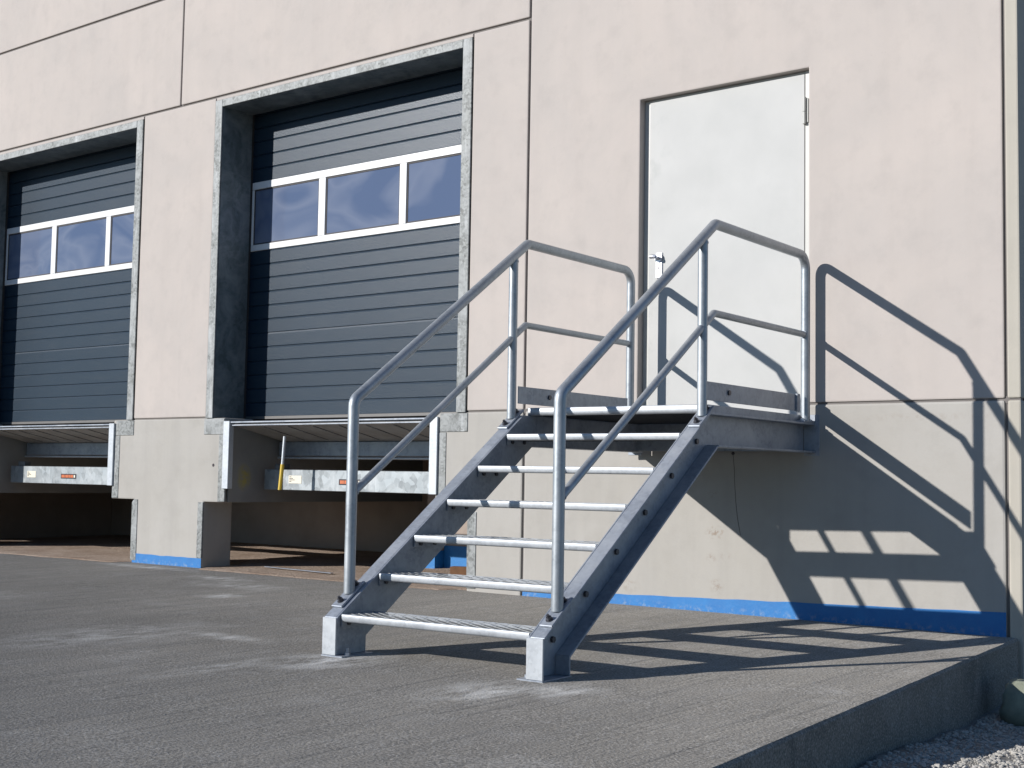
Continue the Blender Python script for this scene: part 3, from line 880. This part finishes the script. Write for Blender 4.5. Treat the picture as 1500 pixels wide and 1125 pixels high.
# handrails: first post, sloping rail, level rail and wall post are one bent tube
Y1, YBEND, Y3 = -2.766, -1.302, -0.114
ZT1, ZT2 = 1.193, 2.194
R = 0.0275
def base_z(y): return ftop(y)
for s in (-1, 1):
    x = s * 0.612
    path = fillet([(x, Y1, ftop(Y1) + 0.008), (x, Y1, ZT1), (x, YBEND, ZT2), (x, Y3, ZT2), (x, Y3, 1.19)], [0.06, 0.05, 0.085], 8)
    hr = MB().tube(path, R, 24).build('handrail', M_GALVT, ST, smooth=True)
    zt = ZT1 + (ZT2 - ZT1) * (-1.436 - Y1) / (YBEND - Y1)
    MB().tube([(x, -1.436, ftop(-1.436) + 0.008), (x, -1.436, zt - 0.015)], R - 0.001, 24).build('post', M_GALVT, hr, smooth=True)
    zm1 = 0.7296
    p0 = Vector((x, Y1 + 0.005, zm1 + 0.0034)); 
    mp = fillet([p0, (x, -1.312, 1.7136), (x, Y3 - 0.005, 1.7136)], [0.03], 6)
    MB().tube(mp, 0.0195, 18).build('mid_rail', M_GALVT, hr, smooth=True)
    dsl = Vector((0, 1, SL)).normalized()
    for (pw, dw, rw) in ((Vector((x, Y1, zm1)) + dsl * (R - 0.003), dsl, 0.0225), (Vector((x, -1.436, zt)) + Vector((0, 0, -0.034)), Vector((0, 0, 1)), R + 0.002),
                         (Vector((x, Y3 - R + 0.001, 1.7136)), Vector((0, -1, 0)), 0.0225)):
        wm = MB(); wm.tube([pw, pw + dw * 0.003, pw + dw * 0.009], rw, 20)
        wm.build('weld_bead', M_GALV, hr, smooth=True)
    for (yy) in (Y1, -1.436):
        d = Vector((0, 1, SL)).normalized(); nrm = Vector((0, -SL, 1)).normalized()
        c = Vector((x, yy, ftop(yy) + 0.0002))
        pm = MB(); L_ = 0.100; W_ = 0.034; t_ = 0.012
        vs = []
        for dz in (0.0, t_):
            for (u, w) in ((-L_, -W_), (L_, -W_), (L_, W_), (-L_, W_)):
                vs.append(c + d * u + Vector((w, 0, 0)) + nrm * dz)
        pm.add(vs, [(0, 3, 2, 1), (4, 5, 6, 7), (0, 1, 5, 4), (1, 2, 6, 5), (2, 3, 7, 6), (3, 0, 4, 7)])
        pm.build('base_plate', M_GALV, hr, bevel=0.002)
        for u in (-0.062, 0.068):
            bb = MB(); q = c + d * u + nrm * t_
            bb.cyl(q, nrm, 0.017, 0.004, 14); bb.cyl(q + nrm * 0.004, nrm, 0.013, 0.013, 6); bb.cyl(q + nrm * 0.016, nrm, 0.007, 0.012, 8)
            bb.build('bolt', M_BOLT, hr)
    pm = MB().box(x - 0.027, x + 0.03, Y3 - 0.075, Y3 + 0.07, ZP1 + 0.0003, ZP1 + 0.0115).build('base_plate', M_GALV, hr, bevel=0.002)
    for u in (-0.05, 0.05):
        bb = MB(); bb.cyl((x, Y3 + u, ZP1 + 0.012), (0, 0, 1), 0.013, 0.014, 6)
        bb.build('bolt', M_LOCK, hr)

# ------------------------------------------------------------------ loose things
t = MB(); t.box(-0.21, 0.21, -0.045, 0.045, 0.0, 0.075)
tb = t.build('timber_offcut', M_TIMB, bevel=0.004)
tb.location = (-1.24, 0.98, 0.016); tb.rotation_euler = (0, 0, 0.35)
tag(tb, 'brown timber offcut lying in the pit beside the staircase', 'timber')
f = MB().box(-0.46, 0.46, -0.015, 0.015, 0.0, 0.006)
fb = f.build('steel_bar', M_GALV, bevel=0.002)
fb.location = (-2.62, 0.30, 0.02); fb.rotation_euler = (0, 0, -0.10)
tag(fb, 'flat grey steel bar lying on the dirt below the right leveller', 'metal bar')

def rock(name, c, r, mat, seed, sq=(1, 1, 0.8), sub=3, amp=0.25):
    bm = bmesh.new()
    bmesh.ops.create_icosphere(bm, subdivisions=sub, radius=1.0)
    for v in bm.verts:
        n = v.co.normalized()
        k = 1 + amp * noise.noise(n * 1.3 + Vector((seed, 0, 0))) + amp * 0.35 * noise.noise(n * 3.5 + Vector((0, seed, 0)))
        m = max(abs(n.x), abs(n.y), abs(n.z))
        k *= (1 / m) ** 0.55
        v.co = Vector((n.x * sq[0], n.y * sq[1], n.z * sq[2])) * r * k
    me = bpy.data.meshes.new(name); bm.to_mesh(me); bm.free()
    for p in me.polygons: p.use_smooth = True
    me.materials.append(mat)
    o = bpy.data.objects.new(name, me); COL.objects.link(o); o.location = c
    return o
bl = rock('boulder', (3.745, -0.70, -0.23), 0.14, M_STONE, 3.0, (1.1, 1.0, 0.85))
tag(bl, 'pale green rounded stone beside the building corner, cut off by the right edge', 'stone')

# gravel stones on the lower ground
def ico_small(seed):
    rnd = random.Random(seed)
    bm = bmesh.new(); bmesh.ops.create_icosphere(bm, subdivisions=1, radius=1.0)
    out = []
    for v in bm.verts:
        k = 0.75 + 0.5 * rnd.random(); out.append(Vector((v.co.x * k, v.co.y * k, v.co.z * k * 0.75)))
    fs = [tuple(q.index for q in f.verts) for f in bm.faces]; bm.free()
    return out, fs
protos = [ico_small(i) for i in range(8)]
rg = random.Random(11)
gvb = MB()
N = 0
while N < 24000:
    x = 3.44 + rg.random() ** 1.5 * 2.2; y = -4.2 + rg.random() * 5.0
    edge = 3.45 + 0.082 * max(0, -y)
    if y > -0.02 and x < 3.5: continue
    if x < edge + 0.005: continue
    r = 0.003 + 0.010 * rg.random() ** 3
    z = ground_h(x, y)
    vs, fs = protos[rg.randrange(8)]
    rot = Matrix.Rotation(rg.random() * 6.28, 3, 'Z') @ Matrix.Rotation(rg.random() * 0.8, 3, 'X')
    o = Vector((x, y, z + r * 0.25))
    base = len(gvb.v)
    gvb.v += [tuple(rot @ v * r + o) for v in vs]
    gvb.f += [tuple(i + base for i in q) for q in fs]
    N += 1
me = bpy.data.meshes.new('gravel'); me.from_pydata(gvb.v, [], gvb.f); me.update()
me.materials.append(M_GRAVEL)
go = bpy.data.objects.new('gravel', me); COL.objects.link(go)
tag(go, 'loose grey gravel beside the apron edge', 'gravel', kind='stuff')
